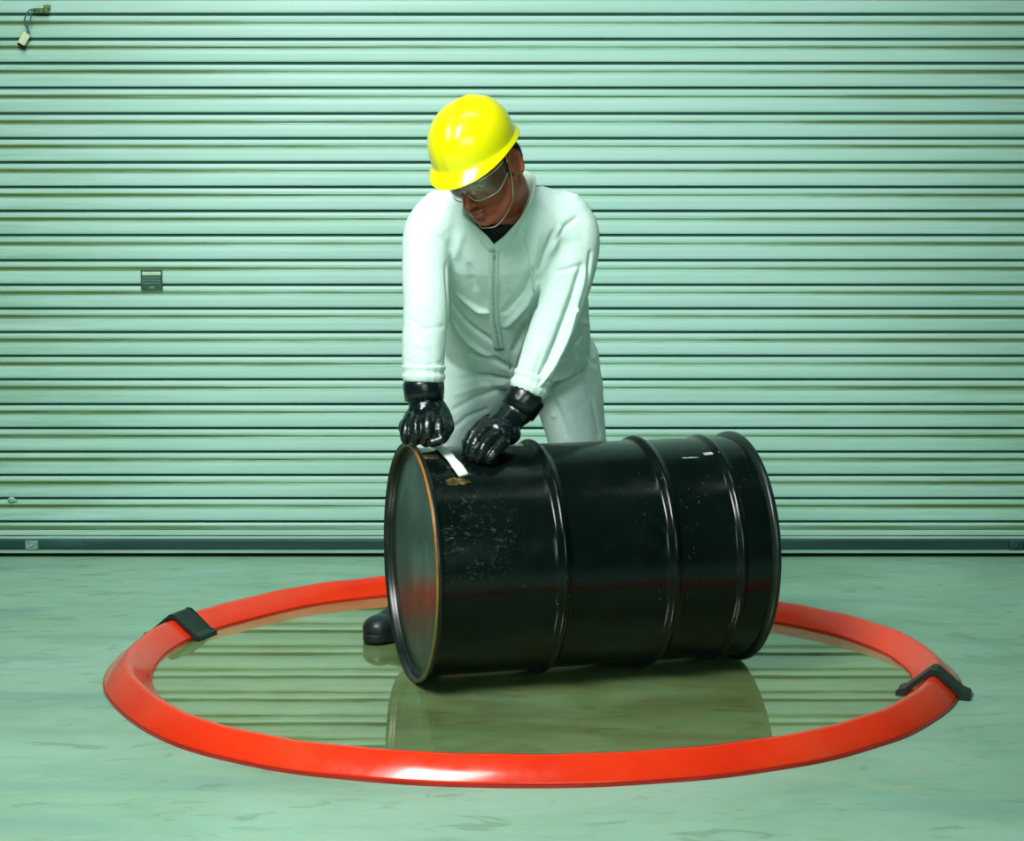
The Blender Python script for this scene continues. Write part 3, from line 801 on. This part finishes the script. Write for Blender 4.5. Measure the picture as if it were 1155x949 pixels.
def proj(p_):
    q = p_-Vector((0, 0, CAMH)); dz = q.y*math.cos(TILT)-q.z*math.sin(TILT); up_ = q.y*math.sin(TILT)+q.z*math.cos(TILT)
    return 577.5+FPX*q.x/dz, 474.5-FPX*up_/dz
vneck = [(557, 282), (575, 271), (587, 250), (593, 225), (590, 204), (566, 196), (538, 210), (534, 245), (543, 266)]
def inside(x, y, P):
    c = False
    for i in range(len(P)):
        (x1, y1), (x2, y2) = P[i-1], P[i]
        if (y1 > y) != (y2 > y) and x < (x2-x1)*(y-y1)/(y2-y1)+x1: c = not c
    return c
ob_ = bmesh.new(); ob_.from_mesh(cme)
bmesh.ops.delete(ob_, geom=[v for v in ob_.verts if v.co.y < 4.72 and v.co.z > 1.0 and inside(*proj(v.co), vneck)], context='VERTS')
ob_.to_mesh(cme); ob_.free()
cov = obj('coverall', cme, M_suit, person)
ctree = bvh(cme)
def onsuit(px, py, lift=.003):
    h_ = hit(ctree, px, py); 
    return (h_[0]+h_[1]*lift, h_[1]) if h_ else (W(px, py, 4.6), Vector((0, -1, 0)))
# zip placket
zp = [(557, 284), (556.5, 300), (556, 320), (556, 340), (557, 360), (560, 378), (563, 394)]
q = [onsuit(*z_, .002) for z_ in zp]
bm = bmesh.new(); sweep(bm, [a for a, _ in q], .0018, .0125, [b_ for _, b_ in q], n=4, power=5); obj('zip_placket', bm, M_trim, cov)
q = [onsuit(*z_, .0045) for z_ in zp]
bm = bmesh.new(); sweep(bm, [a for a, _ in q], .0012, .0035, [b_ for _, b_ in q], n=4, power=4); obj('zipper', bm, M_zip, cov)
a0, n0 = onsuit(557, 287, .007)
bm = bmesh.new(); box(bm, a0, (.003, .002, .007), bev=.001); obj('zip_pull', bm, M_steel, cov)
# stitched pocket edges / seams
for pp in ([(592, 268), (598, 300), (602, 330)], [(575, 416), (572, 405), (566, 396)]):
    q = [onsuit(*z_, .0005) for z_ in pp]
    bm = bmesh.new(); sweep(bm, [a for a, _ in q], .0012, .0022, [b_ for _, b_ in q], n=4); obj('seam', bm, M_trim, cov)
# undershirt in the V of the neck
bm = bmesh.new()
loft_torso(bm, 1, [(574, 285, 4.735, .13, .108), (573, 268, 4.70, .15, .114), (570, 250, 4.665, .13, .098), (570, 240, 4.655, .10, .092), (570, 234, 4.65, .05, .05)])
obj('undershirt', bm, M_under, person)
# collar: folded band round the neck meeting at the zip
cpts = [(557, 283, 4.490), (573, 272, 4.495), (587, 251, 4.520), (596, 228, 4.575), (595, 210, 4.64), (576, 202, 4.69), (552, 210, 4.66), (534, 228, 4.60), (531, 246, 4.535), (541, 265, 4.500), (556, 283, 4.490)]
cc = []
for z_ in cpts:
    h_ = hit(tr, z_[0], z_[1]) if z_[1] > 226 else None
    cc.append(h_[0]+Vector((0, -.004, .003)) if h_ and h_[0].y < 4.66 else W(*z_))
nc = W(566, 240, 4.60)
ups = []
for p_ in cc:
    out_ = (p_-nc); out_.z = 0; out_.normalize(); ups.append((Vector((0, -.15, 1))*.9+out_*.55).normalized())
bm = bmesh.new(); sweep(bm, cc, [.012, .019, .025, .029, .031, .031, .029, .026, .023, .019, .012], .0045, ups, n=5, power=3.2); obj('collar', bm, M_suit, cov)
# elastic cuffs
def cuff(a, b, r, name='sleeve_cuff'):
    bm = bmesh.new(); a = Vector(a); b = Vector(b); d = b-a; x, y = frame(d, Vector((0, 1, 0))); rings = []
    for k in range(9):
        t_ = k/8; r_ = r*(1+.045*math.sin(k*PI/2.2)); rings.append([a+d*t_+(x*math.cos(u)+y*math.sin(u))*(r_+.0013*math.sin(u*17)) for u in [2*PI*m/48 for m in range(48)]])
    for k in range(9)[::-1]:
        t_ = k/8; rings.append([a+d*t_+(x*math.cos(u)+y*math.sin(u))*(r-.006) for u in [2*PI*m/48 for m in range(48)]])
    rings_to_mesh(bm, rings, closed=True); return obj(name, bm, M_suit, cov)
cuff(W(478, 412, 4.553), W(477.5, 431, 4.549), .0515)
cuff(W(603, 423, 4.610), W(595, 443, 4.603), .0485)

# --- gloves
def glove(chains, cuffpts, cuffr, balls, rot=None):
    bm = bmesh.new()
    for pts, rad in chains: limb(bm, WP(pts), rad, n=4, seg=14)
    limb(bm, WP(cuffpts), cuffr, n=4, seg=24)
    for c, r in balls: ball(bm, W(*c), r, seg=18)
    me = remesh(bm, .0021, 3, .45)
    for v in me.vertices:
        p_ = v.co; v.co = p_+v.normal*(.0016*noise.noise(p_*38)+.0010*noise.noise(p_*80))
    return obj('rubber_glove', me, M_glove, person)
gR = glove([
   ([(494, 463, 4.530), (495, 474, 4.482), (495, 489, 4.458), (492, 498, 4.478), (489, 494, 4.505)], [.0165, .0160, .0150, .0130, .0115]),
   ([(483, 463, 4.530), (483, 471, 4.472), (482, 488, 4.446), (480, 499, 4.470), (479, 494, 4.503)], [.0165, .0165, .0155, .0135, .0115]),
   ([(472, 465, 4.530), (470, 474, 4.474), (469, 489, 4.449), (468, 498, 4.472), (470, 493, 4.503)], [.0165, .0162, .0150, .0130, .0115]),
   ([(464, 468, 4.530), (459, 479, 4.484), (457, 490, 4.464), (458, 497, 4.482), (462, 492, 4.505)], [.0160, .0155, .0138, .0122, .011]),
   ([(494, 458, 4.54), (502, 470, 4.515), (505, 483, 4.480), (498, 495, 4.452), (488, 499, 4.447)], [.020, .0175, .0160, .0140, .012])],
   [(477.5, 436, 4.550), (478, 446, 4.547), (480, 456, 4.542), (479, 466, 4.535)], [.0455, .0455, .040, .042],
   [((480, 473, 4.515), (.052, .036, .030)), ((478, 486, 4.495), (.046, .034, .024)), ((460, 482, 4.495), (.024, .022, .024))])
gL = glove([
   ([(557, 478, 4.560), (543, 480, 4.533), (532, 493, 4.506), (527, 508, 4.496), (531, 514, 4.508)], [.0180, .0170, .0150, .0130, .011]),
   ([(560, 483, 4.550), (548, 486, 4.508), (537, 499, 4.478), (531, 513, 4.470), (536, 519, 4.482)], [.0180, .0172, .0152, .0132, .011]),
   ([(565, 489, 4.540), (556, 494, 4.488), (546, 505, 4.462), (540, 516, 4.458), (545, 520, 4.470)], [.0175, .0170, .0150, .0130, .011]),
   ([(571, 493, 4.540), (566, 501, 4.488), (558, 510, 4.462), (552, 518, 4.458), (556, 521, 4.470)], [.0165, .0158, .0140, .0120, .0105]),
   ([(566, 474, 4.580), (549, 475, 4.590), (535, 486, 4.570), (526, 499, 4.545)], [.019, .0165, .0145, .0125])],
   [(593, 450, 4.600), (587, 460, 4.595), (577, 470, 4.585), (566, 482, 4.565)], [.0440, .0430, .0385, .042],
   [((562, 487, 4.535), (.046, .036, .032)), ((553, 496, 4.51), (.036, .030, .028)), ((574, 489, 4.55), (.030, .032, .030))])
def gcuff(a, b, r, par):
    bm = bmesh.new(); a = Vector(a); b = Vector(b); d = (b-a); x, y = frame(d, Vector((0, 1, 0))); rings = []
    for t_, k in ((0, 1.0), (.12, 1.05), (.35, 1.055), (.6, 1.03), (1, .99)):
        rings.append([a+d*t_+(x*math.cos(u)+y*math.sin(u))*r*(k+.012*math.sin(u*3+1)) for u in [2*PI*m/40 for m in range(40)]])
    for t_, k in ((1, .93), (.5, .95), (0, .93)):
        rings.append([a+d*t_+(x*math.cos(u)+y*math.sin(u))*r*k for u in [2*PI*m/40 for m in range(40)]])
    rings_to_mesh(bm, rings, closed=True); obj('glove_cuff', bm, M_glove, par)
gcuff(W(477.3, 430, 4.551), W(478.5, 452, 4.546), .0485, gR)
gcuff(W(596.5, 444, 4.604), W(583, 464, 4.594), .0475, gL)

# --- boots
def boot(ankle, toe, par=person):
    a = Vector(ankle); tt = Vector(toe); f = (tt-a); f.z = 0; L = f.length; f.normalize(); s = Vector((-f.y, f.x, 0))
    up = Vector((0, 0, 1)); heel = Vector((a.x, a.y, 0))-f*.055
    def B(x, y, z): return heel+f*x+s*y+up*z
    LT = L+.055
    bm = bmesh.new()
    ball(bm, B(LT-.050, 0, .040), (.050, .046, .037), Matrix.Rotation(math.atan2(f.y, f.x), 3, 'Z'), 28)
    ball(bm, B(LT-.085, 0, .042), (.060, .044, .037), Matrix.Rotation(math.atan2(f.y, f.x), 3, 'Z'), 28)
    limb(bm, [B(LT-.09, 0, .042), B(.14, 0, .052), B(.08, 0, .066)], [.034, .038, .040], n=4, seg=24)
    limb(bm, [B(.035, 0, .045), B(.045, 0, .09), B(.05, 0, .15), B(.052, 0, .22)], [.038, .042, .050, .058], n=4, seg=24)
    limb(bm, [B(.05, 0, .11), B(.11, 0, .085), B(LT-.08, 0, .050)], [.044, .038, .030], n=4, seg=24)
    me = remesh(bm, .004, 4, .5)
    b_ = obj('boot', me, M_boot, par)
    bm = bmesh.new(); rings = []
    for z in (.0085, .012, .026, .030):
        k = 1.06 if z < .028 else .98; rg = []
        for m in range(48):
            u = 2*PI*m/48; c, q_ = math.cos(u), math.sin(u)
            x = LT/2+(LT/2+.004)*math.copysign(abs(c)**.75, c)*(1 if z > .01 else .985)
            hw = .040+.010*max(0, min(1, (x-.10)/.1)); rg.append(B(x, hw*k*math.copysign(abs(q_)**.8, q_), z))
        rings.append(rg)
    rings_to_mesh(bm, rings); obj('boot_sole', bm, M_sole, b_, True)
    return b_
boot(WZ(478, 706, 0)+Vector((0, 0, 0)), WZ(417, 729, 0))
boot(W(690, 700, 5.16), (.30, 5.12, 0))

# --- white patch strip held against the drum by the fist
def dpt(x, a, r):
    A = math.radians(a); return DM @ Vector((x, -r*math.sin(A), r*math.cos(A)))
st = thing('cloth_strip', 'folded white cloth strip pinned under the gloved fist on the drum', 'cloth', dpt(.09, 15, RB))
bm = bmesh.new()
q = [(.070, 3), (.074, 10), (.079, 17), (.083, 22), (.090, 28), (.098, 35)]
pp = [dpt(x, a, RB+.0065) for x, a in q]; nn = [dpt(x, a, 1.0)-dpt(x, a, 0) for x, a in q]
sweep(bm, pp, .0045, [.010, .012, .0135, .0115, .0145, .0135], nn, n=4, power=3)
obj('strip_fold', bm, M_white, st)
bm = bmesh.new()
pp = [dpt(x, a, RB+r) for x, a, r in ((-.010, 2, .021), (.006, 3, .0205), (.030, 4, .018), (.050, 5, .013), (.068, 6, .008))]
sweep(bm, pp, .014, .005, [Vector((0, 1, 0))]*5, n=4, power=3)
obj('strip_tail', bm, M_white, st)
# rust blotch and chipped spots on the shell
g = N('wet_rust', rough=.35); g.color(g.ramp(g.noise(60, detail=5), [(.38, (.012, .016, .006)), (.52, (.09, .06, .012)), (.72, (.26, .20, .05))])); M_rusty = g.m
g = N('bare_chip', rough=.5); g.color(g.ramp(g.noise(90, detail=5), [(.35, (.30, .40, .32)), (.75, (.65, .72, .55))])); M_chip = g.m
bl = [(.078, 38, .030, 2.2, M_rusty), (.035, 16, .022, 2.5, M_rusty), (.115, 33, .004, .8, M_rusty), (.690, 27, .020, .5, M_chip), (.748, 24, .013, 1.2, M_chip), (.075, 27, .010, 1.0, M_rusty)]
for x, a, rx, ra, m in bl: on_drum(blot(x, a, rx, ra, jag=.9), 'paint_damage', m, off=.0004, thick=.0004)
